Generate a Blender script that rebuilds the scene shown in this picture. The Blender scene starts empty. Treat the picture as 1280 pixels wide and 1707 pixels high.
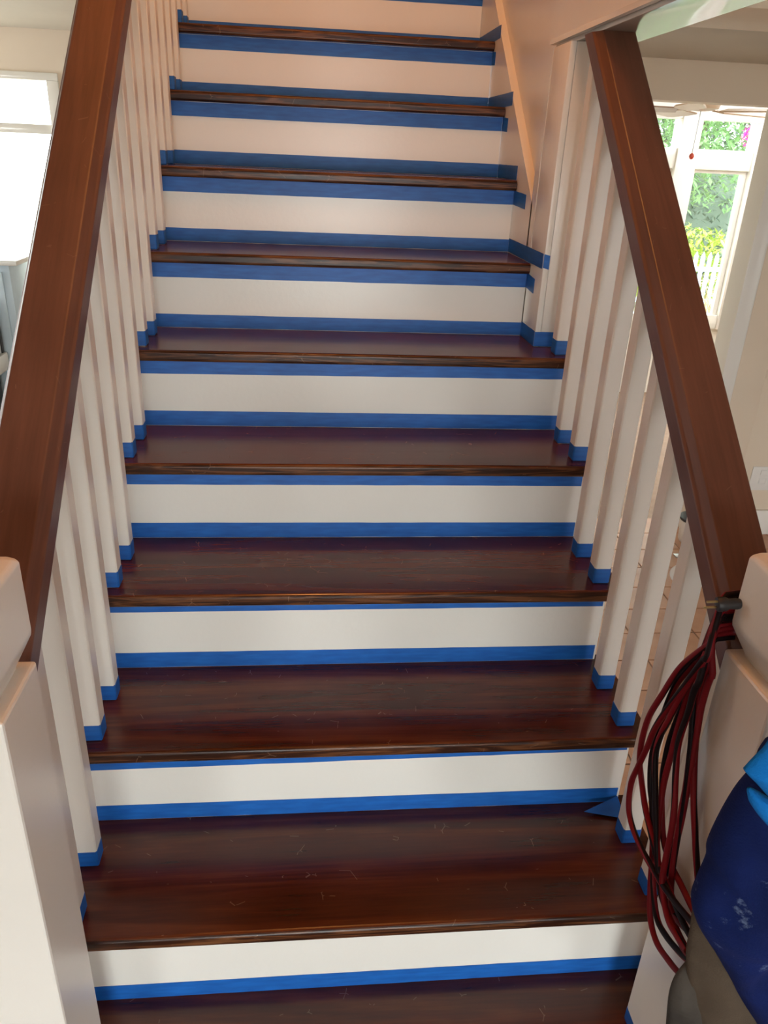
import bpy, bmesh, math, random
from mathutils import Vector, Matrix, noise as mnoise
random.seed(7)
S = bpy.context.scene
COL = S.collection
R = math.radians

# ------------------------------------------------------------------ camera
F_PX, W_PX = 1285.53, 1280.0
CAM = Vector((-0.0834, -0.8876, 1.3463))
YAW, PITCH, ROLL = 0.10788, -0.43487, 0.04602
fwd = Vector((math.sin(YAW)*math.cos(PITCH), math.cos(YAW)*math.cos(PITCH), math.sin(PITCH)))
rgt0 = Vector((math.cos(YAW), -math.sin(YAW), 0)); up0 = rgt0.cross(fwd)
rgt = math.cos(ROLL)*rgt0 + math.sin(ROLL)*up0
upv = -math.sin(ROLL)*rgt0 + math.cos(ROLL)*up0
cd = bpy.data.cameras.new('camera'); cam = bpy.data.objects.new('camera', cd); COL.objects.link(cam)
cd.sensor_fit = 'HORIZONTAL'; cd.sensor_width = 36.0; cd.lens = 36.0*F_PX/W_PX
cd.clip_start = 0.02; cd.clip_end = 200
M = Matrix((rgt, upv, -fwd)).transposed().to_4x4(); M.translation = CAM
cam.matrix_world = M
S.camera = cam

# ------------------------------------------------------------------ light
S.view_settings.view_transform = 'Standard'; S.view_settings.look = 'None'
S.view_settings.exposure = 0.17; S.view_settings.gamma = 1.0
S.view_settings.use_curve_mapping = False
S.cycles.caustics_reflective = False; S.cycles.caustics_refractive = False
wd = bpy.data.worlds.new('sky'); S.world = wd; wd.use_nodes = True
bg = wd.node_tree.nodes['Background']
bg.inputs['Color'].default_value = (0.93, 0.97, 1.0, 1); bg.inputs['Strength'].default_value = 7.0
def area(name, loc, rot, sx, sy, power, col):
    l = bpy.data.lights.new(name, 'AREA'); l.shape = 'RECTANGLE'; l.size = sx; l.size_y = sy
    l.energy = power; l.color = col; l.spread = R(100)   # skylight falls inward and down
    o = bpy.data.objects.new(name, l); o.location = loc; o.rotation_euler = rot; COL.objects.link(o); return o
# daylight entering by the two windows of the front wall behind the camera
DAY = (0.93, 0.985, 1.0)
area('daylight_front_window_a', (-2.3, -5.05, 0.75), (R(62), 0, 0), 0.9, 1.1, 17, DAY)
area('daylight_front_window_b', (2.4, -5.05, 0.75), (R(62), 0, 0), 0.9, 1.1, 18, DAY)
area('daylight_front_door', (0.1, -5.05, 0.55), (R(62), 0, 0), 1.3, 2.0, 45, DAY)
sun = bpy.data.lights.new('sun', 'SUN'); sun.energy = 6.0; sun.angle = R(2); sun.color = (1, .93, .82)
so = bpy.data.objects.new('sun', sun); so.rotation_euler = (R(36), 0, R(-72)); COL.objects.link(so)   # high, from the left of the house

# ------------------------------------------------------------------ materials
def newmat(name):
    m = bpy.data.materials.new(name); m.use_nodes = True
    nt = m.node_tree; b = nt.nodes['Principled BSDF']; return m, nt, b
def nd(nt, typ, **kw):
    n = nt.nodes.new(typ)
    for k, v in kw.items(): setattr(n, k, v)
    return n
def mottled(name, c1, c2, rough=.5, scale=8, bump=0.0, bscale=60, spec=.5, stretch=(1, 1, 1)):
    m, nt, b = newmat(name)
    tc = nd(nt, 'ShaderNodeTexCoord'); mp = nd(nt, 'ShaderNodeMapping'); mp.inputs['Scale'].default_value = stretch
    n = nd(nt, 'ShaderNodeTexNoise'); n.inputs['Scale'].default_value = scale; n.inputs['Detail'].default_value = 4
    r = nd(nt, 'ShaderNodeValToRGB'); r.color_ramp.elements[0].color = (*c1, 1); r.color_ramp.elements[1].color = (*c2, 1)
    r.color_ramp.elements[0].position = .3; r.color_ramp.elements[1].position = .7
    L = nt.links
    L.new(tc.outputs['Object'], mp.inputs['Vector']); L.new(mp.outputs[0], n.inputs['Vector'])
    L.new(n.outputs['Fac'], r.inputs[0]); L.new(r.outputs[0], b.inputs['Base Color'])
    b.inputs['Roughness'].default_value = rough; b.inputs['Specular IOR Level'].default_value = spec
    if bump:
        n2 = nd(nt, 'ShaderNodeTexNoise'); n2.inputs['Scale'].default_value = bscale; n2.inputs['Detail'].default_value = 3
        bp = nd(nt, 'ShaderNodeBump'); bp.inputs['Strength'].default_value = bump; bp.inputs['Distance'].default_value = .002
        L.new(mp.outputs[0], n2.inputs['Vector']); L.new(n2.outputs['Fac'], bp.inputs['Height']); L.new(bp.outputs[0], b.inputs['Normal'])
    return m
def wood(name, dark, mid, light, axis, rough=.22, fine=220, scratch=.35, band=16, coat=.3, spec=.5, wave=.16, rot=0.0):
    """varnished softwood: growth bands stretched along one axis, fine pores, thin pale scratches"""
    m, nt, b = newmat(name); L = nt.links
    tc = nd(nt, 'ShaderNodeTexCoord'); oi = nd(nt, 'ShaderNodeObjectInfo')
    add = nd(nt, 'ShaderNodeVectorMath', operation='MULTIPLY_ADD')
    add.inputs[1].default_value = (1, 1, 1)
    rnd = nd(nt, 'ShaderNodeVectorMath', operation='SCALE'); rnd.inputs[0].default_value = (13.1, 7.7, 3.3)
    rt = nd(nt, 'ShaderNodeMapping'); rt.inputs['Rotation'].default_value = (rot, 0, 0); L.new(tc.outputs['Object'], rt.inputs['Vector'])
    L.new(oi.outputs['Random'], rnd.inputs['Scale']); L.new(rt.outputs[0], add.inputs[0]); L.new(rnd.outputs[0], add.inputs[2])
    st = [1, 1, 1]; st[axis] = .06
    mp = nd(nt, 'ShaderNodeMapping'); mp.inputs['Scale'].default_value = st; L.new(add.outputs[0], mp.inputs['Vector'])
    n1 = nd(nt, 'ShaderNodeTexNoise'); n1.inputs['Scale'].default_value = band; n1.inputs['Detail'].default_value = 5; n1.inputs['Distortion'].default_value = .6
    L.new(mp.outputs[0], n1.inputs['Vector'])
    w = nd(nt, 'ShaderNodeMath', operation='MULTIPLY'); w.inputs[1].default_value = 9.0; L.new(n1.outputs['Fac'], w.inputs[0])
    sn = nd(nt, 'ShaderNodeMath', operation='SINE'); 
    w2 = nd(nt, 'ShaderNodeMath', operation='MULTIPLY'); w2.inputs[1].default_value = 3.0; L.new(w.outputs[0], w2.inputs[0]); L.new(w2.outputs[0], sn.inputs[0])
    n2 = nd(nt, 'ShaderNodeTexNoise'); n2.inputs['Scale'].default_value = fine; n2.inputs['Detail'].default_value = 3; L.new(mp.outputs[0], n2.inputs['Vector'])
    big = nd(nt, 'ShaderNodeTexNoise'); big.inputs['Scale'].default_value = 5; big.inputs['Detail'].default_value = 3; L.new(add.outputs[0], big.inputs['Vector'])
    s1 = nd(nt, 'ShaderNodeMath', operation='MULTIPLY_ADD'); s1.inputs[1].default_value = wave; s1.inputs[2].default_value = .12; L.new(sn.outputs[0], s1.inputs[0])
    s2 = nd(nt, 'ShaderNodeMath', operation='MULTIPLY_ADD'); s2.inputs[1].default_value = .35; L.new(n2.outputs['Fac'], s2.inputs[0]); L.new(s1.outputs[0], s2.inputs[2])
    s3 = nd(nt, 'ShaderNodeMath', operation='MULTIPLY_ADD'); s3.inputs[1].default_value = .5; L.new(big.outputs['Fac'], s3.inputs[0]); L.new(s2.outputs[0], s3.inputs[2])
    r = nd(nt, 'ShaderNodeValToRGB'); e = r.color_ramp.elements
    e[0].position = .22; e[0].color = (*dark, 1); e[1].position = .9; e[1].color = (*light, 1)
    em = r.color_ramp.elements.new(.55); em.color = (*mid, 1)
    L.new(s3.outputs[0], r.inputs[0])
    # scratches: thin threads of wear
    vs = nd(nt, 'ShaderNodeTexVoronoi', feature='DISTANCE_TO_EDGE'); vs.inputs['Scale'].default_value = 22
    L.new(add.outputs[0], vs.inputs['Vector'])
    lt = nd(nt, 'ShaderNodeMath', operation='LESS_THAN'); lt.inputs[1].default_value = .012; L.new(vs.outputs['Distance'], lt.inputs[0])
    nm = nd(nt, 'ShaderNodeTexNoise'); nm.inputs['Scale'].default_value = 30; L.new(add.outputs[0], nm.inputs['Vector'])
    gt = nd(nt, 'ShaderNodeMath', operation='GREATER_THAN'); gt.inputs[1].default_value = .64; L.new(nm.outputs['Fac'], gt.inputs[0])
    mm = nd(nt, 'ShaderNodeMath', operation='MULTIPLY'); L.new(lt.outputs[0], mm.inputs[0]); L.new(gt.outputs[0], mm.inputs[1])
    mk = nd(nt, 'ShaderNodeMath', operation='MULTIPLY'); mk.inputs[1].default_value = scratch; L.new(mm.outputs[0], mk.inputs[0])
    mix = nd(nt, 'ShaderNodeMix', data_type='RGBA'); L.new(mk.outputs[0], mix.inputs[0]); L.new(r.outputs[0], mix.inputs[6]); mix.inputs[7].default_value = (.32, .2, .14, 1)
    L.new(mix.outputs[2], b.inputs['Base Color'])
    rr = nd(nt, 'ShaderNodeMath', operation='MULTIPLY_ADD'); rr.inputs[1].default_value = .2; rr.inputs[2].default_value = rough-.08; L.new(big.outputs['Fac'], rr.inputs[0])
    L.new(rr.outputs[0], b.inputs['Roughness'])
    bp = nd(nt, 'ShaderNodeBump'); bp.inputs['Strength'].default_value = .12; bp.inputs['Distance'].default_value = .001
    L.new(s2.outputs[0], bp.inputs['Height']); L.new(bp.outputs[0], b.inputs['Normal'])
    b.inputs['Specular IOR Level'].default_value = spec; b.inputs['Coat Weight'].default_value = coat; b.inputs['Coat Roughness'].default_value = .12
    return m
def plain(name, c, rough=.5, metal=0, spec=.5):
    return mottled(name, tuple(x*.93 for x in c), c, rough, 12, spec=spec) if not metal else metalmat(name, c, rough)
def metalmat(name, c, rough):
    m, nt, b = newmat(name); b.inputs['Base Color'].default_value = (*c, 1); b.inputs['Metallic'].default_value = 1; b.inputs['Roughness'].default_value = rough; return m

PAINT = mottled('cream_white_gloss_paint', (.77, .74, .685), (.805, .775, .72), .3, 3, .15, 90)
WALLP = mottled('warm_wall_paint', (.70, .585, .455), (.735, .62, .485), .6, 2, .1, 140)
BOUNCEW = mottled('tan_bounce_wall', (.36, .25, .16), (.42, .30, .20), .6, 2)  # unseen left wall; its tan is chosen for the warm bounce it gives
CEILP = mottled('ceiling_paint', (.54, .485, .40), (.57, .515, .425), .7, 2)
TRIMG = mottled('gloss_trim_paint', (.80, .77, .70), (.84, .81, .74), .12, 3)
TREAD = wood('dark_stained_tread_wood', (.030, .0050, .0016), (.074, .0125, .0034), (.13, .031, .0085), 0, rough=.2, band=15, coat=0, spec=.5)
NOSING = wood('worn_nosing_edge_grain', (.020, .006, .003), (.050, .016, .0065), (.15, .058, .022), 0, rough=.3, band=70, coat=0, spec=.3, wave=.25)
RAILW = wood('varnished_rail_wood', (.075, .028, .0165), (.122, .048, .029), (.165, .068, .042), 1, rough=.37, band=22, scratch=.2, wave=.07, coat=.0, spec=.5, rot=-math.atan(.88))
def tape_mat():
    m, nt, b = newmat('blue_masking_tape'); L = nt.links
    tc = nd(nt, 'ShaderNodeTexCoord'); mp = nd(nt, 'ShaderNodeMapping'); mp.inputs['Scale'].default_value = (6, 6, 40)
    n = nd(nt, 'ShaderNodeTexNoise'); n.inputs['Scale'].default_value = 3; n.inputs['Detail'].default_value = 5
    L.new(tc.outputs['Object'], mp.inputs['Vector']); L.new(mp.outputs[0], n.inputs['Vector'])
    r = nd(nt, 'ShaderNodeValToRGB'); r.color_ramp.elements[0].color = (.004, .085, .36, 1); r.color_ramp.elements[1].color = (.010, .135, .50, 1)
    r.color_ramp.elements[0].position = .3; r.color_ramp.elements[1].position = .72
    L.new(n.outputs['Fac'], r.inputs[0]); L.new(r.outputs[0], b.inputs['Base Color'])
    b.inputs['Roughness'].default_value = .48
    bp = nd(nt, 'ShaderNodeBump'); bp.inputs['Strength'].default_value = .25; bp.inputs['Distance'].default_value = .001
    L.new(n.outputs['Fac'], bp.inputs['Height']); L.new(bp.outputs[0], b.inputs['Normal']); return m
TAPE = tape_mat()
def glass_mat():
    m = bpy.data.materials.new('window_glass'); m.use_nodes = True; nt = m.node_tree; nt.nodes.clear()
    o = nd(nt, 'ShaderNodeOutputMaterial'); t = nd(nt, 'ShaderNodeBsdfTransparent'); g = nd(nt, 'ShaderNodeBsdfGlossy'); g.inputs['Roughness'].default_value = .02
    t.inputs['Color'].default_value = (.95, .98, .96, 1)
    x = nd(nt, 'ShaderNodeMixShader'); x.inputs[0].default_value = .05
    nt.links.new(t.outputs[0], x.inputs[1]); nt.links.new(g.outputs[0], x.inputs[2]); nt.links.new(x.outputs[0], o.inputs[0]); return m
GLASS = glass_mat()
TILE = mottled('terracotta_floor_tile', (.46, .22, .12), (.60, .33, .20), .38, 5, .2, 50)
GROUT = mottled('floor_grout', (.30, .20, .14), (.36, .25, .18), .8, 20)
BLUECAB = plain('pale_blue_cabinet_paint', (.50, .60, .66), .35)
STONE = mottled('pale_counter_stone', (.70, .68, .62), (.80, .78, .72), .2, 14)
APPL = plain('white_enamel', (.74, .75, .76), .2)
DARKP = plain('black_rubber', (.02, .02, .022), .5)
CORDR = plain('dark_red_cord_jacket', (.19, .005, .010), .5, spec=.2)
CORDB = plain('black_cord_stripe', (.010, .004, .005), .5, spec=.15)
BRASS = metalmat('brass_prong', (.75, .6, .3), .3)
def cloth_mat(name, c1, c2, splat=None, weave=420):
    m = mottled(name, c1, c2, .92, 14, .5, weave, spec=.15)
    if splat:
        nt = m.node_tree; b = nt.nodes['Principled BSDF']; src = b.inputs['Base Color'].links[0].from_socket
        tc = nd(nt, 'ShaderNodeTexCoord'); n = nd(nt, 'ShaderNodeTexNoise'); n.inputs['Scale'].default_value = 17; n.inputs['Detail'].default_value = 6; n.inputs['Roughness'].default_value = .7
        nt.links.new(tc.outputs['Object'], n.inputs['Vector'])
        r = nd(nt, 'ShaderNodeValToRGB'); r.color_ramp.elements[0].position = .61; r.color_ramp.elements[1].position = .72
        nt.links.new(n.outputs['Fac'], r.inputs[0])
        x = nd(nt, 'ShaderNodeMix', data_type='RGBA'); nt.links.new(r.outputs[0], x.inputs[0]); nt.links.new(src, x.inputs[6]); x.inputs[7].default_value = (*splat, 1)
        nt.links.new(x.outputs[2], b.inputs['Base Color'])
    return m
NAVY = cloth_mat('navy_work_cloth', (.0025, .0075, .050), (.005, .014, .095), (.14, .19, .30))
SKYB = cloth_mat('bright_blue_trim', (.004, .14, .46), (.006, .17, .54))
TAUPE = cloth_mat('taupe_cloth', (.058, .042, .029), (.082, .060, .042))
SLATE = cloth_mat('dark_grey_cloth', (.03, .026, .023), (.07, .06, .05), None, 160)
LEAF1 = plain('fresh_leaf', (.26, .46, .20), .5); LEAF2 = plain('shrub_leaf', (.36, .48, .06), .5); LEAF3 = plain('hedge_leaf', (.15, .22, .17), .6)
BARK = mottled('bark', (.10, .08, .06), (.17, .14, .11), .9, 20)
SOIL = mottled('garden_ground', (.34, .30, .24), (.46, .42, .36), .9, 6)
PICKET = plain('blue_grey_picket_paint', (.38, .46, .58), .6)
PINK = plain('pink_petal', (.75, .03, .35), .5)
DRYW = plain('dry_reed', (.48, .33, .18), .8)
FANW = mottled('fan_blade_wood', (.20, .10, .05), (.28, .15, .08), .4, 8, stretch=(1, 6, 1))
FANP = plain('fan_pale_wood', (.50, .36, .25), .4)
REDK = plain('red_knob', (.5, .06, .03), .3)
BONE = plain('ribbed_white_plastic', (.80, .77, .72), .35)
STEEL = metalmat('grey_steel', (.45, .46, .46), .35)

# ------------------------------------------------------------------ mesh helpers
def mesh_obj(name, bm, mat, parent=None, smooth=None, loc=None, mats=None):
    me = bpy.data.meshes.new(name); bmesh.ops.recalc_face_normals(bm, faces=bm.faces); bm.to_mesh(me); bm.free()
    for m in (mats or [mat]): me.materials.append(m)
    if smooth is not None: 
        me.shade_smooth() if smooth >= 180 else me.set_sharp_from_angle(angle=R(smooth))
        if smooth < 180:
            for p in me.polygons: p.use_smooth = True
    o = bpy.data.objects.new(name, me); COL.objects.link(o)
    if parent: o.parent = parent
    if loc is not None: o.location = loc
    return o
def add_box(bm, x0, x1, y0, y1, z0, z1, bev=0, seg=2):
    r = bmesh.ops.create_cube(bm, size=1); vs = r['verts']
    for v in vs:
        v.co = Vector((x0+(v.co.x+.5)*(x1-x0), y0+(v.co.y+.5)*(y1-y0), z0+(v.co.z+.5)*(z1-z0)))
    if bev:
        es = list({e for v in vs for e in v.link_edges})
        bmesh.ops.bevel(bm, geom=es, offset=bev, segments=seg, affect='EDGES', profile=.5)
def box(name, x0, x1, y0, y1, z0, z1, mat, parent=None, bev=0, seg=2):
    bm = bmesh.new(); c = Vector(((x0+x1)/2, (y0+y1)/2, z0))
    add_box(bm, x0-c.x, x1-c.x, y0-c.y, y1-c.y, 0, z1-z0, bev, seg)
    o = mesh_obj(name, bm, mat, parent, 40 if bev else None, c); 
    if parent: o.location = c - parent.location
    return o
def boxes(name, lst, mat, parent=None, bev=0):
    bm = bmesh.new(); ox = parent.location if parent else Vector((0, 0, 0))
    for b in lst: add_box(bm, b[0]-ox.x, b[1]-ox.x, b[2]-ox.y, b[3]-ox.y, b[4]-ox.z, b[5]-ox.z, bev)
    return mesh_obj(name, bm, mat, parent, 40 if bev else None)
def prism(bm, poly, axis, a, b):
    """extrude a 2-D polygon along an axis; axis 0: poly=(y,z)"""
    def P(p, t): return Vector((t, p[0], p[1])) if axis == 0 else (Vector((p[0], t, p[1])) if axis == 1 else Vector((p[0], p[1], t)))
    va = [bm.verts.new(P(p, a)) for p in poly]; vb = [bm.verts.new(P(p, b)) for p in poly]
    n = len(poly)
    bm.faces.new(va); bm.faces.new(vb[::-1])
    for i in range(n): bm.faces.new((va[i], va[(i+1) % n], vb[(i+1) % n], vb[i]))
def tube(bm, pts, r, seg=10, twist=0.0, stripe=None, phase=0.0, cap=True):
    rings = []; n = len(pts); prev = None
    for i, p in enumerate(pts):
        t = (pts[min(i+1, n-1)]-pts[max(i-1, 0)]).normalized()
        a = (prev - t*prev.dot(t)) if prev else t.orthogonal()
        a.normalize(); prev = a; b = t.cross(a)
        rr = r[i] if isinstance(r, (list, tuple)) else r
        rings.append([bm.verts.new(p+rr*(math.cos(2*math.pi*k/seg+phase+twist*i)*a+math.sin(2*math.pi*k/seg+phase+twist*i)*b)) for k in range(seg)])
    for i in range(n-1):
        for k in range(seg):
            f = bm.faces.new((rings[i][k], rings[i][(k+1) % seg], rings[i+1][(k+1) % seg], rings[i+1][k]))
            if stripe and k in stripe: f.material_index = 1
    if cap: bm.faces.new(rings[0][::-1]); bm.faces.new(rings[-1])
def catmull(P, n=10):
    P = [Vector(p) for p in P]; out = []
    for i in range(len(P)-1):
        a = P[max(i-1, 0)]; b = P[i]; c = P[i+1]; d = P[min(i+2, len(P)-1)]
        for k in range(n):
            t = k/n
            out.append(.5*((2*b)+(c-a)*t+(2*a-5*b+4*c-d)*t*t+(3*b-a-3*c+d)*t**3))
    out.append(P[-1]); return out
def empty(name, loc, label, cat, group=None):
    o = bpy.data.objects.new(name, None); COL.objects.link(o); o.location = loc; o.empty_display_size = .1
    tag(o, label, cat, group); return o
def tag(o, label, cat, group=None):
    o['label'] = label; o['category'] = cat
    if group: o['group'] = group
    return o
def struct(o, label=None):
    o['kind'] = 'structure'
    if label: o['label'] = label
    return o
def kid(proto, parent, loc, name=None):
    c = proto.copy(); c.parent = parent; c.location = loc
    if name: c.name = name
    COL.objects.link(c); return c

# ------------------------------------------------------------------ key dimensions
H, RUN, NOSE, TH = 0.185, 0.22392, 0.0274, 0.0258
FLOOR = -0.555
XL, XR, BW = -0.451, 0.504, 0.034          # inner faces of the balusters, baluster width
B0, B1 = -0.2173, -0.1045                  # front / back baluster of a tread, from its back line
TAPEW = 0.0365
def rail_z(y): return 1.60+0.88*(y-0.93)   # underside of both handrails
SOFF = 1.582
TOP = 12

# ------------------------------------------------------------------ setting
YB_L, YB_R, YSUN = 5.0, 2.9, 5.8
ZC_L, ZC_R = 1.97, 1.776
XW0, XW1 = -4.2, 6.2
floor = struct(boxes('floor', [(XW0, XW1, -5.2, YSUN+.12, FLOOR-.12, FLOOR-.008)], GROUT), 'terracotta tiled floor of the rooms around the stairs')
# tiles seen beyond the right balustrade, each its own piece
proto = None; tw, tl = .30, .20
for i in range(11):
    for j in range(22):
        x = .60+i*tw; y = -1.2+j*tl
        if proto is None:
            bm = bmesh.new(); add_box(bm, -tw/2+.003, tw/2-.003, -tl/2+.003, tl/2-.003, -.008, 0, .002, 1)
            proto = mesh_obj('tile', bm, TILE, floor, None, (x, y, FLOOR)); t = proto
        else: t = kid(proto, floor, (x, y, FLOOR))
        t.rotation_euler = (random.uniform(-.002, .002), random.uniform(-.002, .002), 0)
struct(boxes('wall_left', [(XW0-.12, XW0, -5.2, 2.4, FLOOR, 2.3), (XW0-.12, XW0, 4.6, YB_L, FLOOR, 2.3), (XW0-.12, XW0, 2.4, 4.6, FLOOR, .2), (XW0-.12, XW0, 2.4, 4.6, 1.75, 2.3)], BOUNCEW), 'left wall of the left room with an opening added for light')  # side opening added out of view to light the back wall and window frame
# back wall of the left room with its window opening
WLx0, WLx1, WLz0, WLz1 = -5.2, -1.70, 0.30, 1.727
struct(boxes('wall_back_left', [(XW0, WLx0, YB_L, YB_L+.14, FLOOR, 2.2), (WLx1, -.2, YB_L, YB_L+.14, FLOOR, 2.2),
       (WLx0, WLx1, YB_L, YB_L+.14, FLOOR, WLz0), (WLx0, WLx1, YB_L, YB_L+.14, WLz1, 2.2)], WALLP), 'tan back wall above the bright left window')
struct(boxes('ceiling_left', [(XW0, -.66, -5.2, YB_L, ZC_L, ZC_L+.25), (-.66, .475, -5.2, -1.3, ZC_L, ZC_L+.25)], CEILP), 'grey-tan ceiling over the left room')
struct(boxes('wall_upper_left', [(-.74, -.66, -1.3, 5.0, ZC_L+.25, 3.4)], WALLP), 'upper stairwell wall on the left')
struct(boxes('wall_upper_front', [(-.74, .61, -1.38, -1.3, ZC_L, 3.4)], WALLP), 'upper stairwell wall at the front')
struct(boxes('ceiling_upper', [(-.74, .61, -1.38, 5.0, 3.4, 3.5)], CEILP), 'ceiling over the stairwell')
struct(boxes('wall_upper_back', [(-.74, .61, 4.9, 5.0, 2.22, 3.4)], WALLP), 'upper landing end wall')
struct(boxes('floor_upper', [(-.74, .61, TOP*RUN, 4.9, TOP*H-.25, TOP*H-.001)], TREAD), 'dark wood floor of the upper landing')
# stair wall at right: the upper face over the balustrade, recessed wall beyond
WALLX = .497
struct(boxes('wall_right', [(.475, .61, -1.3, 1.15, SOFF+.018, 3.4), (WALLX, .61, 1.15, 5.0, FLOOR, 3.4)], PAINT), 'cream stairwell wall on the right rising over the balustrade')
struct(boxes('trim_1', [(.489, .612, -1.3, 1.15, SOFF, SOFF+.018)], TRIMG, bev=.002), 'glossy white soffit board where the right handrail ends')
struct(boxes('trim_2', [(.4745, .486, -1.3, 1.15, SOFF+.008, SOFF+.018)], TRIMG), 'thin bead along the lower edge of the upper wall')
# skirt board with a sloped top edge running up the right wall
bm = bmesh.new(); sk = lambda y: 1.26+.785*(y-1.168)
prism(bm, [(1.15, .9), (1.15, sk(1.15)), (3.0, sk(3.0)), (3.0, 2.2), (2.3, 1.8)], 0, .475, WALLX+.0005)
struct(mesh_obj('trim_3', bm, PAINT), 'sloping cream skirt board up the right wall of the stairs')
# right room
struct(boxes('ceiling_right', [(.612, XW1, -5.2, YB_R, ZC_R, ZC_R+.19)], CEILP), 'grey-tan ceiling over the right room')
struct(boxes('trim_4', [(.612, XW1, 1.22, 1.54, 1.70, ZC_R)], WALLP, bev=.003), 'wide boxed beam under the right ceiling')
OPx1 = 2.075
struct(boxes('wall_back_right', [(.61, OPx1, YB_R, YB_R+.12, 1.615, ZC_R+.19), (OPx1, XW1, YB_R, YB_R+.12, FLOOR, ZC_R+.19)], WALLP), 'tan wall of the right room with the opening to the sunroom')
struct(boxes('trim_5', [(OPx1-.012, OPx1+.060, YB_R-.02, YB_R+.13, FLOOR, 1.61), (OPx1+.064, OPx1+.076, YB_R-.012, YB_R, FLOOR, 1.61)], PAINT, bev=.002), 'white post casing beside the sunroom opening')
struct(boxes('trim_6', [(2.145, 2.305, YB_R-.014, YB_R, FLOOR+.15, 1.3), (2.305, XW1, YB_R-.014, YB_R, .36, .5)], WALLP, bev=.002), 'wainscot frame around a recessed wall panel')
struct(boxes('baseboard_right', [(2.14, XW1, YB_R-.022, YB_R, FLOOR, FLOOR+.15)], PAINT, bev=.003), 'cream baseboard below the wall outlet')
# sunroom shell
SZ0, SZ1 = .045, 1.715
struct(boxes('wall_sunroom', [(1.2, XW1, YSUN, YSUN+.12, FLOOR, SZ0), (1.2, XW1, YSUN, YSUN+.12, SZ1, 2.1), (1.08, 1.2, YB_R+.12, YSUN+.12, FLOOR, 2.1),
       (1.2, 2.0, YSUN, YSUN+.12, SZ0, SZ1)], TRIMG), 'white sunroom wall around the garden windows')
struct(boxes('ceiling_sunroom', [(1.08, XW1, YB_R+.12, YB_R+.55, 2.1, 2.2), (1.08, XW1, YSUN-.3, YSUN+.12, 2.1, 2.2), (1.08, 1.5, YB_R+.55, YSUN-.3, 2.1, 2.2), (XW1-.4, XW1, YB_R+.55, YSUN-.3, 2.1, 2.2),
       (1.5, 3.0, YB_R+.55, YSUN-.3, 2.1, 2.2), (4.4, XW1-.4, YB_R+.55, YSUN-.3, 2.1, 2.2)], TRIMG), 'white sunroom ceiling with a roof opening added to brighten the room')  # gap in the unseen roof added so sky light brightens the sunroom
struct(boxes('wall_far_right', [(XW1, XW1+.1, -5.2, -2.4, FLOOR, 2.2), (XW1, XW1+.1, -.9, YSUN+.12, FLOOR, 2.2), (XW1, XW1+.1, -2.4, -.9, FLOOR, 0), (XW1, XW1+.1, -2.4, -.9, 1.6, 2.2)], WALLP), 'far right wall with an opening added for side light')  # unseen wall; opening added to throw daylight into the right room
# front wall behind the camera with two windows and a door
fw = []
for a, b, c, d in ((XW0, -2.8, FLOOR, 2.2), (-1.8, -.6, FLOOR, 2.2), (.8, 1.9, FLOOR, 2.2), (2.9, XW1, FLOOR, 2.2), (-2.8, -1.8, FLOOR, .2), (-2.8, -1.8, 1.35, 2.2), (-.6, .8, 1.6, 2.2), (1.9, 2.9, FLOOR, .2), (1.9, 2.9, 1.35, 2.2)):
    fw.append((a, b, -5.25, -5.1, c, d))
struct(boxes('wall_front', fw, WALLP), 'front wall with windows and glazed door behind the viewer')

dr = struct(boxes('door_1', [(-.6, -.5, -5.2, -5.14, FLOOR, 1.6), (.7, .8, -5.2, -5.14, FLOOR, 1.6), (-.5, .7, -5.2, -5.14, 1.52, 1.6), (-.5, .7, -5.2, -5.14, FLOOR, -.35), (.06, .14, -5.2, -5.14, -.35, 1.52)], PAINT, bev=.004), 'white glazed front door behind the viewer')
box('pane', -.5, .06, -5.175, -5.17, -.35, 1.52, GLASS, dr); box('pane', .14, .7, -5.175, -5.17, -.35, 1.52, GLASS, dr)
# left window
win1 = boxes('window_1', [(WLx0, WLx1, YB_L-.015, YB_L+.10, WLz1-.045, WLz1), (WLx0, WLx1, YB_L-.015, YB_L+.1, WLz0, WLz0+.05),
        (WLx1-.075, WLx1, YB_L-.015, YB_L+.1, WLz0+.05, WLz1-.045), (WLx0, WLx0+.07, YB_L-.015, YB_L+.1, WLz0+.05, WLz1-.045),
        (-2.72, -2.66, YB_L, YB_L+.1, WLz0+.05, WLz1-.045), (WLx0+.07, WLx1-.075, YB_L, YB_L+.1, 1.368, 1.426)], TRIMG, bev=.004)
struct(win1, 'bright window with a horizontal bar in the left room')
for (a, b) in ((WLx0+.07, -2.72), (-2.66, WLx1-.075)):
    for (c, d) in ((WLz0+.05, 1.368), (1.426, WLz1-.045)):
        box('pane', a, b, YB_L+.05, YB_L+.056, c, d, GLASS, win1)
struct(boxes('trim_7', [(WLx0-.05, WLx1+.05, YB_L-.06, YB_L+.0, WLz0-.03, WLz0)], TRIMG, bev=.004), 'white sill of the left window')
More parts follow.
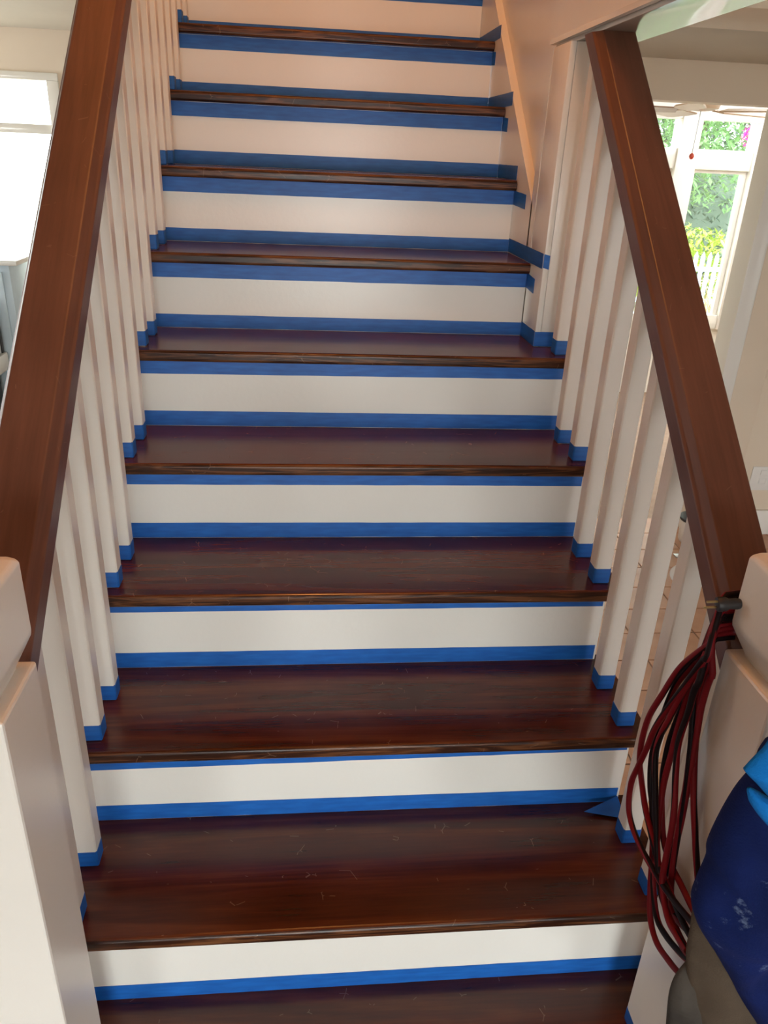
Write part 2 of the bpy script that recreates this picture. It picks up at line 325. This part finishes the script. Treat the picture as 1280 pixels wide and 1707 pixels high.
# sunroom windows: bays along the garden wall
win2 = None; lst = []
bays = [(2.0, 2.885), (3.055, 3.535), (3.70, 4.25), (4.42, 5.3), (5.45, XW1)]
fr = [(2.0, XW1, YSUN-.03, YSUN+.1, 1.335, 1.485), (2.0, XW1, YSUN-.03, YSUN+.1, SZ0-.0, SZ0+.12), (2.0, XW1, YSUN-.03, YSUN+.1, SZ1-.02, SZ1)]
for (a, b), (c, d) in zip(bays, bays[1:]): fr.append((b, c, YSUN-.05, YSUN+.11, SZ0, SZ1))
win2 = struct(boxes('window_2', fr, TRIMG, bev=.004), 'tall white-framed sunroom windows with transoms facing the garden')
for (a, b) in bays:
    box('pane', a, b, YSUN+.04, YSUN+.046, SZ0+.12, 1.335, GLASS, win2); box('pane', a, b, YSUN+.04, YSUN+.046, 1.485, SZ1-.02, GLASS, win2)
    boxes('sash', [(a+.001, a+.028, YSUN, YSUN+.036, SZ0+.121, 1.308), (b-.04, b-.001, YSUN, YSUN+.036, SZ0+.121, 1.308), (a+.001, b-.001, YSUN, YSUN+.036, 1.3085, 1.334)], PAINT, win2)

# ------------------------------------------------------------------ staircase
stairs = empty('staircase', (0, 0, FLOOR), 'straight flight of dark-stained wooden treads and cream-painted risers', 'staircase')
def at(p): return Vector(p)-stairs.location
def tread_mesh(name, xa, xb):
    bm = bmesh.new(); r = TH/2; prof = []
    rc = .0075
    for k in range(6):
        a = math.pi/2+math.pi/2*k/5; prof.append((-RUN-NOSE+rc+rc*math.cos(a), -rc+rc*math.sin(a)))
    for k in range(6):
        a = math.pi+math.pi/2*k/5; prof.append((-RUN-NOSE+rc+rc*math.cos(a), -TH+rc+rc*math.sin(a)))
    prof += [(.016, -TH), (.016, 0)]
    prism(bm, prof, 0, xa, xb)
    bmesh.ops.bevel(bm, geom=[e for e in bm.edges if abs(e.verts[0].co.x-e.verts[1].co.x) < 1e-6 and e.verts[0].co.y < .01], offset=.0015, segments=1, affect='EDGES')
    me = bpy.data.meshes.new(name); bmesh.ops.recalc_face_normals(bm, faces=bm.faces); bm.to_mesh(me); bm.free(); me.materials.append(TREAD); me.materials.append(NOSING)
    for p in me.polygons:
        if p.normal.y < -.5: p.material_index = 1
    return me
RE_L, RE_R = -.477, .535
TM_OPEN = tread_mesh('tread', -.507, .562); TM_WALL = tread_mesh('tread_by_wall', -.507, .4735)
def strip(name, parent, x0, x1, z0a, z1a, z0b, z1b, y, n=26, thick=.0007, facing='y', jit=.0007):
    """thin tape strip; facing 'y': in an x-z plane, front towards -y; facing 'x': runs along y in an x = const plane"""
    bm = bmesh.new(); rows = []
    ph = random.uniform(0, 50)
    for i in range(n+1):
        t = i/n; s = x0+(x1-x0)*t
        lo = z0a+(z0b-z0a)*t+jit*mnoise.noise(Vector((s*25, ph, 0))); hi = z1a+(z1b-z1a)*t+jit*mnoise.noise(Vector((s*25, ph+9, 0)))
        off = thick+.0005*abs(mnoise.noise(Vector((s*14, ph, 3))))
        if facing == 'y': q = [(s, y-off, lo), (s, y-off, hi), (s, y, hi), (s, y, lo)]
        else: q = [(y-off, s, lo), (y-off, s, hi), (y, s, hi), (y, s, lo)]
        rows.append([bm.verts.new(Vector(v)-parent_world(parent)) for v in q])
    for a, b in zip(rows, rows[1:]):
        for k in range(4): bm.faces.new((a[k], a[(k+1) % 4], b[(k+1) % 4], b[k]))
    bm.faces.new(rows[0]); bm.faces.new(rows[-1][::-1])
    return mesh_obj(name, bm, TAPE, parent)
def parent_world(o):
    v = o.location.copy()
    while o.parent: o = o.parent; v += o.location
    return v
risers = {}
for k in range(-2, TOP+1):          # tread k has its top at k*H; riser k stands at its back
    if k < TOP:
        o = bpy.data.objects.new('tread', TM_OPEN if k <= 5 else TM_WALL); COL.objects.link(o); o.parent = stairs
        o.location = at((0, k*RUN, k*H))
for k in range(-3, TOP):
    xe = RE_R if k < 5 else .4735
    xi = .474 if k >= 5 else xe
    bm = bmesh.new(); zt = (k+1)*H-TH
    add_box(bm, RE_L, min(xe, xi), 0, .016, 0, zt-k*H)
    rz = mesh_obj('riser', bm, PAINT, stairs, None, at((0, k*RUN, k*H))); risers[k] = rz
    if k < 0: continue
    xa, xb = -.4768, (.531 if k < 5 else .4735)
    lo_w = TAPEW-(.003 if k in (5, 6) else 0)
    strip('masking_tape', rz, xa, xb, k*H+.0008, k*H+lo_w, k*H+.0008, k*H+lo_w, k*RUN)
    if k >= 1:
        za = {1: .1235, 2: .133, 3: .128, 4: .125}.get(k, .123); zb = {1: .1335, 2: .135, 3: .128, 4: .128}.get(k, .1235)
        strip('masking_tape', rz, xa, xb, k*H+za, zt-.0005, k*H+zb, zt-.0005, k*RUN)
# loose torn tape end lying on the second tread
bm = bmesh.new()
for z in (0.0006, .0012):
    pass
pts = [(.455, .192), (.532, .222), (.532, .175), (.50, .182)]
top = [bm.verts.new(Vector((x, y-RUN, .004+.012*(y-.17)/.05))) for x, y in pts]; bot = [bm.verts.new(Vector((x, y-RUN, .003+.012*(y-.17)/.05))) for x, y in pts]
bm.faces.new(top); bm.faces.new(bot[::-1])
for i in range(4): bm.faces.new((top[i], top[(i+1) % 4], bot[(i+1) % 4], bot[i]))
mesh_obj('tape_flap', bm, TAPE, risers[1])['label'] = 'loose torn tape end curling onto the tread'
# tape carried round onto the skirt board / wall post at the right end of the upper steps
for k, yf in ((5, .992), (6, .995), (7, 1.335), (8, 1.47), (9, 1.70), (10, 1.95)):
    strip('masking_tape', risers[k], k*RUN-.001, yf, k*H+.001, k*H+TAPEW, k*H+.001, k*H+TAPEW+random.uniform(-.003, .003), .4745, n=10, facing='x')
for k, yf in ((5, 1.045), (6, 1.215), (7, 1.50), (8, 1.745)):
    strip('masking_tape', risers[k], k*RUN-.001, yf, k*H+.124, (k+1)*H-TH, k*H+.120, (k+1)*H-TH-.004, .4745, n=8, facing='x')
# open stringers under the tread ends
for nm, xa, xb in (('stringer', RE_L-.0, RE_L+.02), ('stringer', RE_R-.02, RE_R)):
    last = TOP if xa < 0 else 5
    poly = []
    for k in range(-3, last):
        poly += [(k*RUN+.0165, k*H), (k*RUN+.0165, (k+1)*H-TH-.0005)]
    poly += [(last*RUN+.0165, last*H-TH-.0005), (last*RUN+.0165, last*H-.42), (-3*RUN+.30, -3*H)]
    bm = bmesh.new(); prism(bm, [(y-0, z-FLOOR) for y, z in poly], 0, xa+.0002, xb-.0002); mesh_obj(nm, bm, PAINT, stairs)

# ------------------------------------------------------------------ balustrades
def rounded(poly, r, n=4):
    out = []; m = len(poly)
    for i in range(m):
        p = Vector((*poly[i], 0)); a = (Vector((*poly[i-1], 0))-p).normalized(); b = (Vector((*poly[(i+1) % m], 0))-p).normalized()
        A, B = p+a*r, p+b*r
        for k in range(n+1):
            t = k/n; q = A*(1-t)**2+p*2*t*(1-t)+B*t*t; out.append((q.x, q.y))
    return out
RW = .045
prof_rail = rounded([(-RW, .004), (-RW+.004, 0), (RW-.004, 0), (RW, .004), (RW, .046), (RW-.004, .051), (RW-.012, .071), (-RW+.012, .071), (-RW+.004, .051), (-RW, .046)], .0025, 3)
def make_rail(parent, xc, y_start, end):
    bm = bmesh.new(); ra, rb = [], []
    for x, dz in prof_rail:
        ya = y_start; ra.append(bm.verts.new(Vector((xc+x, ya, rail_z(ya)+dz))-parent.location))
        yb = end(dz); rb.append(bm.verts.new(Vector((xc+x, yb, rail_z(yb)+dz))-parent.location))
    n = len(ra)
    for i in range(n): bm.faces.new((ra[i], ra[(i+1) % n], rb[(i+1) % n], rb[i]))
    bm.faces.new(ra); bm.faces.new(rb[::-1])
    return mesh_obj('handrail', bm, RAILW, parent, None)
def make_newel(parent, xc):
    y0, y1 = -.2025, -.0855; yc = (y0+y1)/2; hw = .058
    ox = Vector((xc, yc, 0))
    bm = bmesh.new(); add_box(bm, -hw, hw, -hw, hw, 0, .774, .004, 2)
    sh = mesh_obj('newel_post', bm, PAINT, parent, None, ox-parent.location)
    bm = bmesh.new(); rings = []
    def ring(h, z): rings.append([bm.verts.new((sx*h, sy*h, z)) for sx, sy in ((-1, -1), (1, -1), (1, 1), (-1, 1))])
    for h, z in ((.040, .774), (.0405, .778), (.0595, .816), (.0595, .915), (.034, .929)): ring(h, z)
    for a, b in zip(rings, rings[1:]):
        for i in range(4): bm.faces.new((a[i], a[(i+1) % 4], b[(i+1) % 4], b[i]))
    bm.faces.new(rings[0][::-1]); bm.faces.new(rings[-1])
    es = [e for e in bm.edges if min(v.co.z for v in e.verts) > .79]
    bmesh.ops.bevel(bm, geom=es, offset=.006, segments=5, affect='EDGES', profile=.5)
    mesh_obj('newel_cap', bm, PAINT, sh, None)
    bm = bmesh.new(); e = hw+.0007
    add_box(bm, -e, e, -e, e, .0005, TAPEW, .005, 2); mesh_obj('masking_tape', bm, TAPE, sh, 40)
    return sh
BMESH = {}
def make_baluster(parent, xc, yf, zb):
    yc = yf+BW/2; zt = rail_z(yc)+.006
    bm = bmesh.new(); add_box(bm, -BW/2, BW/2, -BW/2, BW/2, 0, zt-zb, .0022, 1)
    for v in bm.verts:
        if v.co.z > (zt-zb)/2: v.co.z += .88*v.co.y-.0
    b = mesh_obj('baluster', bm, PAINT, parent, None, Vector((xc, yc, zb))-parent.location)
    if 't' not in BMESH:
        bm = bmesh.new(); e = BW/2+.0006
        add_box(bm, -e, e, -e, e, .0004, TAPEW, .0022, 1); t = mesh_obj('masking_tape', bm, TAPE, b, None); BMESH['t'] = t.data
    else:
        t = bpy.data.objects.new('masking_tape', BMESH['t']); COL.objects.link(t); t.parent = b
    t.rotation_euler = (random.uniform(-.01, .01), random.uniform(-.012, .012), 0)
XCL, XCR = XL-BW/2, XR+BW/2
balL = empty('balustrade', (XCL, 0, 0), 'balustrade at left with brown handrail, square cream balusters and bare newel', 'balustrade')
make_rail(balL, XCL, -.105, lambda dz: 2.75)
make_newel(balL, XCL)
for k in range(1, TOP):
    make_baluster(balL, XCL, k*RUN+B0, k*H); make_baluster(balL, XCL, k*RUN+B1, k*H)
balR = empty('balustrade', (XCR, 0, 0), 'balustrade at right whose handrail runs up into the soffit', 'balustrade')
make_rail(balR, XCR, -.105, lambda dz: (SOFF-dz-1.60)/.88+.93)
make_newel(balR, XCR)
for k in range(1, 6):
    make_baluster(balR, XCR, k*RUN+B0, k*H)
    if k < 5: make_baluster(balR, XCR, k*RUN+B1, k*H)
# flat wall post closing the right balustrade at the wall end
hp = boxes('wall_post', [(.475, .4895, .9895, 1.115, 5*H, SOFF), (.490, .605, .9905, 1.115, 5*H, SOFF)], PAINT, balR, .002)
hp2 = boxes('wall_post', [(.475, .605, 1.137, 1.16, 5*H+.02, SOFF)], PAINT, balR)
hp2b = boxes('wall_post', [(.4745, .605, 1.115, 1.137, 6*H, SOFF)], PAINT, balR)
strip('masking_tape', hp, .4745, .5285, 5*H+.001, 5*H+TAPEW, 5*H+.001, 5*H+TAPEW, .9893, n=6)
strip('masking_tape', hp, .4745, .489, 6*H+.004, 6*H+TAPEW-.001, 6*H+.0, 6*H+TAPEW-.004, .9893, n=4)

# ------------------------------------------------------------------ extension cord over the right newel
def ray(u, v): return fwd+rgt*(u-640)/F_PX-upv*(v-853.5)/F_PX
def on_x(u, v, x): q = ray(u, v); return CAM+q*((x-CAM.x)/q.x)
def on_y(u, v, y): q = ray(u, v); return CAM+q*((y-CAM.y)/q.y)
strands = [
 (.432, [(1228,1040),(1205,1050),(1180,1075),(1135,1112),(1103,1159),(1082,1194),(1071,1229),(1066,1264),(1068,1291),(1075,1344),(1085,1389),(1098,1440),(1118,1490),(1142,1545),(1160,1575)]),
 (.427, [(1230,1046),(1210,1062),(1175,1098),(1138,1147),(1096,1206),(1078,1247),(1064,1277),(1052,1305),(1048,1345),(1054,1378),(1068,1412),(1086,1445),(1104,1475),(1130,1510),(1160,1545)]),
 (.441, [(1228,1048),(1205,1062),(1163,1100),(1124,1147),(1098,1216),(1086,1264),(1084,1308),(1087,1344),(1088,1390),(1087,1430),(1084,1480),(1084,1530),(1094,1570),(1115,1602),(1135,1625),(1165,1648)]),
 (.430, [(1226,1052),(1200,1072),(1166,1115),(1138,1154),(1113,1203),(1101,1226),(1093,1256),(1092,1308),(1094,1380),(1096,1430),(1100,1480),(1108,1510),(1125,1550),(1142,1585),(1160,1600)]),
 (.440, [(1225,1056),(1195,1085),(1156,1138),(1133,1203),(1119,1256),(1106,1308),(1099,1361),(1095,1400),(1090,1440),(1089,1480),(1095,1530),(1110,1560),(1135,1590),(1160,1612)]),
 (.427, [(1228,1058),(1200,1085),(1162,1140),(1148,1185),(1131,1238),(1126,1291),(1124,1344),(1119,1385),(1110,1430),(1104,1475),(1113,1530),(1128,1560),(1145,1585)]),
 (.444, [(1226,1060),(1200,1088),(1165,1133),(1156,1185),(1152,1238),(1145,1300),(1136,1350),(1130,1390),(1122,1440),(1118,1485),(1122,1530),(1135,1565),(1150,1590)]),
 (.449, [(1228,1064),(1205,1085),(1178,1124),(1165,1190),(1158,1256),(1156,1326),(1158,1380),(1160,1420),(1164,1470),(1172,1505)]),
 (.445, [(1229,1070),(1208,1092),(1185,1128),(1170,1175),(1160,1230),(1150,1290),(1140,1345),(1128,1400),(1114,1440),(1106,1470),(1108,1500),(1126,1530),(1150,1555),(1170,1570)]),
 (.450, [(1222,1052),(1190,1082),(1150,1150),(1128,1200),(1112,1250),(1104,1300),(1103,1360),(1107,1405),(1118,1440),(1135,1475),(1152,1510),(1170,1545)]),
]
cord = empty('extension_cord', (XCR-.05, -.09, .79), 'looped dark red and black extension cord draped over the right newel neck', 'cord')
bm = bmesh.new()
for i, (x, P) in enumerate(strands):
    pts = catmull([on_x(u, v, x) for u, v in P], 7)
    # the hidden end tucks behind the cap round the narrow neck
    zi = .848-.0075*i
    pts = [Vector((.482, -.070, zi)), Vector((.462, -.071, zi-.001)), Vector((.447, -.078, zi-.006))] + pts[13:]
    pts = catmull(pts, 2)
    tube(bm, [p-cord.location for p in pts], .0046, 10, twist=.035*(1 if i % 2 else -1), stripe=(0, 1, 2, 3), phase=i*1.3)
mesh_obj('cord', bm, CORDR, cord, 180, mats=[CORDR, CORDB])
# plug at the top of the bundle
pc = on_y(1209, 1007, -.092); pa = Vector((-1, .12, -.10)).normalized()
bm = bmesh.new()
prof = [(-.020, .006), (-.014, .0075), (-.004, .007), (.000, .0095), (.008, .010), (.0105, .009)]
tube(bm, [pc+pa*a-cord.location for a, r in prof], [r for a, r in prof], 14)
plug = mesh_obj('plug', bm, DARKP, cord, 40); plug['label'] = 'black rubber plug with brass prongs'
side = Vector((0, -.3, 1)).normalized()
for s in (-1, 1):
    bm = bmesh.new(); c0 = pc+pa*.009+side*s*.0052; c1 = pc+pa*.025+side*s*.0052
    tube(bm, [c0-cord.location, c1-cord.location], .0016, 4); mesh_obj('prong', bm, BRASS, plug)

# ------------------------------------------------------------------ hung work clothes in front of the right newel
def puff(name, outline, y0, thick, mat, parent=None, wr=.012, fr=9, seed=0, back=.35):
    """padded cloth: closed outline in an x-z plane, bulging to both sides, with folds"""
    P = [Vector(p) for p in outline]; n = 5
    dense = []
    m = len(P)
    for i in range(m):
        a, b, c, d = P[i-1], P[i], P[(i+1) % m], P[(i+2) % m]
        for k in range(n):
            t = k/n; dense.append(.5*((2*b)+(c-a)*t+(2*a-5*b+4*c-d)*t*t+(3*b-a-3*c+d)*t**3))
    cen = sum(dense, Vector((0, 0)))/len(dense)
    bm = bmesh.new(); lev = [1, .985, .95, .9, .82, .72, .6, .46, .3, .15]
    ox = parent_world(parent) if parent else Vector((0, 0, 0))
    def ringat(s, sg):
        out = []
        for p in dense:
            q = cen+(p-cen)*s; v = Vector((q.x, 0, q.y))
            h = thick*math.sqrt(max(0, 1-s*s))
            nz = wr*(mnoise.noise(Vector((q.x*fr+seed, q.y*fr*.6, seed)))+.5*mnoise.noise(Vector((q.x*fr*2.3, q.y*fr*1.6+seed, 4))))*min(1, (1-s)*6)
            out.append(bm.verts.new(Vector((q.x, y0-(h+nz if sg else -h*back), q.y))-ox))
        return out
    fr_ = [ringat(s, 1) for s in lev]; bk = [ringat(s, 0) for s in lev[1:]]
    L_ = len(dense)
    def bridge(A, B):
        for i in range(L_): bm.faces.new((A[i], A[(i+1) % L_], B[(i+1) % L_], B[i]))
    for A, B in zip(fr_, fr_[1:]): bridge(A, B)
    bridge(fr_[0], bk[0])
    for A, B in zip(bk, bk[1:]): bridge(A, B)
    bm.faces.new(fr_[-1]); bm.faces.new(bk[-1])
    return mesh_obj(name, bm, mat, parent, 180)
def pxo(lst, y): return [(on_y(u, v, y).x, on_y(u, v, y).z) for u, v in lst]
jk = empty('work_jacket', (.52, -.26, .70), 'paint-spattered navy blue work jacket hanging before the right newel', 'jacket')
puff('body', pxo([(1300,1225),(1268,1275),(1235,1315),(1207,1362),(1184,1412),(1181,1440),(1163,1482),(1155,1510),(1165,1545),(1190,1584),(1212,1625),(1236,1668),(1262,1712),(1290,1790),(1400,1800),(1480,1600),(1470,1400),(1400,1250)], -.33), -.33, .05, NAVY, jk, wr=.022, fr=14, seed=3, back=.9)
puff('collar_strap', pxo([(1300,1222),(1270,1248),(1243,1276),(1240,1284),(1258,1303),(1285,1332),(1330,1370),(1390,1340),(1370,1250)], -.39), -.39, .016, SKYB, jk, wr=.003, fr=8, seed=8)['label'] = 'bright blue folded trim'
puff('collar_strap', pxo([(1250,1312),(1246,1328),(1254,1345),(1272,1368),(1300,1392),(1350,1400),(1360,1370),(1300,1340)], -.38), -.38, .012, SKYB, jk, wr=.003, fr=8, seed=2)
tag(puff('canvas_cloth', pxo([(1160,1500),(1150,1545),(1143,1590),(1146,1640),(1152,1690),(1150,1760),(1200,1850),(1300,1840),(1380,1700),(1300,1560),(1200,1490)], -.312), -.312, .03, TAUPE, None, wr=.016, fr=10, seed=5), 'taupe canvas cloth hanging below the navy jacket', 'cloth')
tag(puff('cloth_bundle', pxo([(1160,1592),(1135,1612),(1119,1640),(1112,1680),(1112,1740),(1140,1790),(1200,1780),(1215,1690),(1190,1610)], -.305), -.305, .022, SLATE, None, wr=.005, fr=30, seed=12), 'dark grey speckled cloth bundle at the bottom right below the cord', 'cloth')

# ------------------------------------------------------------------ right room small things
out = empty('wall_outlet', (2.445, YB_R-.0, -.213), 'white electric outlet plate on the panelled right wall', 'outlet')
box('plate', 2.375, 2.515, YB_R-.006, YB_R, -.285, -.143, BONE, out, .003)
for z in (-.245, -.195):
    bx = box('socket', 2.425, 2.465, YB_R-.0085, YB_R-.005, z, z+.032, BONE, out, .003)
    for s in (-.008, .008): box('slot', 2.445+s-.0015, 2.445+s+.0015, YB_R-.0092, YB_R-.008, z+.012, z+.024, DARKP, bx)
# ribbed roll and flat bar on the tiles
def lathe(name, prof, mat, parent, loc, rot=(0, 0, 0), seg=24):
    bm = bmesh.new(); rs = [[bm.verts.new((r*math.cos(2*math.pi*k/seg), r*math.sin(2*math.pi*k/seg), z)) for k in range(seg)] for r, z in prof]
    for A, B in zip(rs, rs[1:]):
        for k in range(seg): bm.faces.new((A[k], A[(k+1) % seg], B[(k+1) % seg], B[k]))
    bm.faces.new(rs[0][::-1]); bm.faces.new(rs[-1])
    o = mesh_obj(name, bm, mat, parent, 40, loc); o.rotation_euler = rot; return o
pr = []
for i in range(14): pr += [(.05, i*.011), (.05, i*.011+.006), (.046, i*.011+.007), (.046, i*.011+.0105)]
tag(lathe('ribbed_hose', pr, BONE, None, (1.88, 2.42, FLOOR+.05), (R(90), 0, R(-52))), 'white ribbed plastic hose end lying on the terracotta tiles', 'hose')
br = empty('flat_bar', (1.98, 2.62, FLOOR), 'grey flat steel bar on the tiles behind the ribbed hose', 'bar')
box('blade', 1.88, 2.10, 2.60, 2.64, FLOOR, FLOOR+.006, STEEL, br, .001); box('grip', 2.10, 2.20, 2.605, 2.635, FLOOR, FLOOR+.02, DARKP, br, .004)
bk = empty('paint_tub', (2.06, 2.80, FLOOR), 'cream plastic tub on the tiles by the sunroom opening', 'tub')
lathe('body', [(.07, 0), (.075, .01), (.085, .12), (.089, .123), (.089, .13), (.082, .13)], BONE, bk, (0, 0, 0))
lathe('lid', [(.088, .131), (.091, .135), (.091, .145), (.086, .148), (.05, .149)], DARKP, bk, (0, 0, 0))

# ceiling fan in the sunroom
FC = Vector((2.29, 4.2, 1.672))
fan = empty('ceiling_fan', FC, 'ceiling fan with tan blades and pull chain in the sunroom', 'fan')
lathe('motor', [(.03, .428), (.03, .10), (.10, .08), (.11, .03), (.10, 0), (.05, -.012)], FANP, fan, (0, 0, 0))
for i in range(5):
    a = R(20+72*i); bm = bmesh.new()
    poly = [(.14, -.05), (.30, -.065), (.50, -.07), (.56, -.05), (.575, 0), (.56, .05), (.50, .07), (.30, .065), (.14, .05)]
    prism(bm, poly, 2, -.004, .004)
    b = mesh_obj('blade', bm, FANW if i == 2 else FANP, fan); b.rotation_euler = (R(10), 0, a); b.location = (0, 0, -.01)
bm = bmesh.new(); tube(bm, [Vector((0, 0, -.01)), Vector((-.005, 0, -.25))], .003, 6); ch = mesh_obj('pull_chain', bm, STEEL, fan)
lathe('knob', [(.004, .018), (.013, .01), (.016, 0), (.012, -.012), (.004, -.018)], REDK, ch, (-.005, 0, -.262))

# ------------------------------------------------------------------ left room things
cb = empty('kitchen_cabinet', (-2.5, 4.66, FLOOR), 'pale blue cabinet with a stone top under the left window', 'cabinet')
box('body', -3.0, -1.985, 4.42, 4.98, FLOOR, .60, BLUECAB, cb, .004)
box('worktop', -3.02, -1.925, 4.39, 4.995, .601, .632, STONE, cb, .006)
d_ = box('door', -2.55, -2.03, 4.402, 4.42, FLOOR+.12, .56, BLUECAB, cb, .004)
box('knob', -2.51, -2.49, 4.385, 4.402, .2, .22, STEEL, d_, .004)
ap = empty('appliance', (-2.5, 3.8, FLOOR), 'white enamel appliance with a dark seam standing before the blue cabinet', 'appliance')
box('body', -3.0, -2.085, 3.2, 4.36, FLOOR+.61, .40, APPL, ap, .006)
box('base_trim', -3.0, -2.06, 3.19, 4.37, FLOOR+.50, FLOOR+.61, TRIMG, ap, .006)
box('seal', -2.085, -2.077, 4.335, 4.362, FLOOR+.61, .40, DARKP, ap)
box('plinth', -2.96, -2.12, 3.24, 4.33, FLOOR, FLOOR+.50, DARKP, ap)

# ------------------------------------------------------------------ garden beyond the windows
struct(boxes('ground', [(-30, 40, YSUN+.12, 60, -1.1, -.95), (-30, 1.0, YB_L+.14, YSUN+.12, -1.1, -.95), (-30, 40, -40, -5.26, -1.1, -.95)], SOIL), 'garden ground outside')
def leaves(name, mat, parent, centre, rad, n, size, seed):
    rnd = random.Random(seed); bm = bmesh.new()
    for _ in range(n):
        while True:
            v = Vector((rnd.uniform(-1, 1), rnd.uniform(-1, 1), rnd.uniform(-1, 1)))
            if .35 < v.length < 1: break
        p = Vector((v.x*rad[0], v.y*rad[1], v.z*rad[2]))*(1+.25*mnoise.noise(v*3+Vector((seed, 0, 0))))+Vector(centre)-parent.location
        q = Matrix.Rotation(rnd.uniform(0, 6.3), 3, 'Z') @ Matrix.Rotation(rnd.uniform(-1, 1), 3, 'X'); s = size*rnd.uniform(.6, 1.3)
        vs = [bm.verts.new(p+q @ Vector(c)*s) for c in ((0, -1, 0), (.42, 0, .12), (0, 1, 0), (-.42, 0, .12))]
        bm.faces.new(vs)
    o = mesh_obj(name, bm, mat, parent); o['kind'] = 'stuff'; return o
def tree(lbl, base, hgt, rad, mat, n, seed, size=.12, nm='garden_tree', cat='tree'):
    t = empty(nm, base, lbl, cat); b = Vector(base)
    bm = bmesh.new(); tube(bm, [Vector((0, 0, 0)), Vector((.08, .05, hgt*.35)), Vector((-.05, 0, hgt*.7))], [.22, .16, .08], 10)
    tube(bm, [Vector((.08, .05, hgt*.35)), Vector((.5, .1, hgt*.75))], [.1, .04], 8); mesh_obj('trunk', bm, BARK, t, 180)
    leaves('foliage', mat, t, b+Vector((0, 0, hgt-rad[2]*.6)), rad, n, size, seed); return t
tree('large leafy green tree filling the sunroom transom window', (7.2, 15.0, -.95), 5.6, (3.6, 1.6, 2.6), LEAF1, 15000, 1, .085)
tree('darker broad tree behind the garden fence', (8.8, 20.5, -.95), 5.0, (4.2, 2.2, 2.8), LEAF3, 9000, 2, .12)
tree('small tree at the left side of the sunroom view', (1.6, 14.5, -.95), 4.8, (1.3, 1.2, 2.2), LEAF1, 5000, 3, .08)
hd = empty('hedge', (8.0, 17.6, -.95), 'dark green hedge standing behind the picket fence', 'hedge')
bm = bmesh.new(); add_box(bm, -5.4, 5.4, -.3, .3, 0, 2.6, .2); mesh_obj('core', bm, LEAF3, hd); leaves('foliage', LEAF3, hd, (8.0, 17.5, .45), (5.8, .55, 1.55), 5200, .085, 9)
def shrub(lbl, base, rad, mat, n, seed, size=.07):
    t = empty('shrub', base, lbl, 'shrub'); b = Vector(base); bm = bmesh.new()
    for i in range(5):
        a = i*1.26; tube(bm, [Vector((0, 0, 0)), Vector((rad[0]*.5*math.cos(a), rad[1]*.5*math.sin(a), rad[2]*1.1))], [.02, .006], 6)
    mesh_obj('stem', bm, BARK, t); leaves('foliage', mat, t, b+Vector((0, 0, rad[2])), rad, n, size, seed)
    return t
shrub('bright yellow-green shrub above the picket fence', (6.3, 12.6, -.95), (1.5, .6, .72), LEAF2, 2600, 21)
shrub('yellow-green shrub beside the right end of the fence', (9.2, 12.9, -.95), (1.0, .6, .62), LEAF2, 1600, 22)
shrub('leafy climber at the right edge of the sunroom window', (4.62, 7.2, -.95), (.34, .35, 1.35), LEAF1, 1500, 23, .055)
fn = empty('picket_fence', (6.2, 11.4, -.95), 'pale blue picket fence across the garden', 'fence')
pk = None
for i in range(46):
    x = -2.6+i*.115
    if pk is None:
        bm = bmesh.new(); prism(bm, [(-.032, 0), (.032, 0), (.032, .98), (0, 1.05), (-.032, .98)], 1, -.01, .01); pk = mesh_obj('picket', bm, PICKET, fn, None, (x, -.03, .05))
    else: kid(pk, fn, (x, -.03, .05))
for z in (.3, .8): 
    bm = bmesh.new(); add_box(bm, -2.7, 2.7, -.02, .02, z, z+.07); mesh_obj('rail', bm, PICKET, fn)
rd = empty('reed_clump', (5.0, 8.5, -.95), 'dry tan reeds standing before the picket fence', 'plant')
bm = bmesh.new(); rr_ = random.Random(5)
for i in range(150):
    x, y = rr_.uniform(-.7, .9), rr_.uniform(-.4, .4); tube(bm, [Vector((x, y, 0)), Vector((x+rr_.uniform(-.1, .1), y, rr_.uniform(.4, .75))), Vector((x+rr_.uniform(-.25, .25), y, rr_.uniform(.8, 1.05)))], [.01, .007, .002], 4)
mesh_obj('stems', bm, DRYW, rd)['kind'] = 'stuff'
fl = empty('flower', (5.38, 9.4, .2), 'pink flower spike at the edge of the transom view', 'flower')
bm = bmesh.new(); tube(bm, [Vector((0, 0, -1.15)), Vector((.02, 0, 0)), Vector((.0, 0, 1.35))], [.012, .01, .004], 6); mesh_obj('stem', bm, LEAF1, fl)
leaves('petals', PINK, fl, (5.38, 9.4, 1.72), (.07, .07, .13), 90, .03, 31)

# ------------------------------------------------------------------ warm lamp over the stairwell
lampo = empty('ceiling_lamp', (-.02, .6, 3.4), 'small warm ceiling lamp over the upper stairs', 'lamp')
lathe('base', [(.09, -.0), (.09, -.02), (.075, -.03)], TRIMG, lampo, (0, 0, 0))
m, nt, b = newmat('warm_lamp_glass'); b.inputs['Base Color'].default_value = (.9, .8, .65, 1); b.inputs['Emission Color'].default_value = (1, .62, .32, 1); b.inputs['Emission Strength'].default_value = 4
lathe('shade', [(.07, -.031), (.11, -.06), (.12, -.10), (.09, -.14), (.03, -.155)], m, lampo, (0, 0, 0))
pl = bpy.data.lights.new('lamp_bulb', 'POINT'); pl.energy = 27; pl.color = (1, .39, .10); pl.shadow_soft_size = .16
po = bpy.data.objects.new('lamp_bulb', pl); po.location = (-.02, .6, 3.05); COL.objects.link(po)
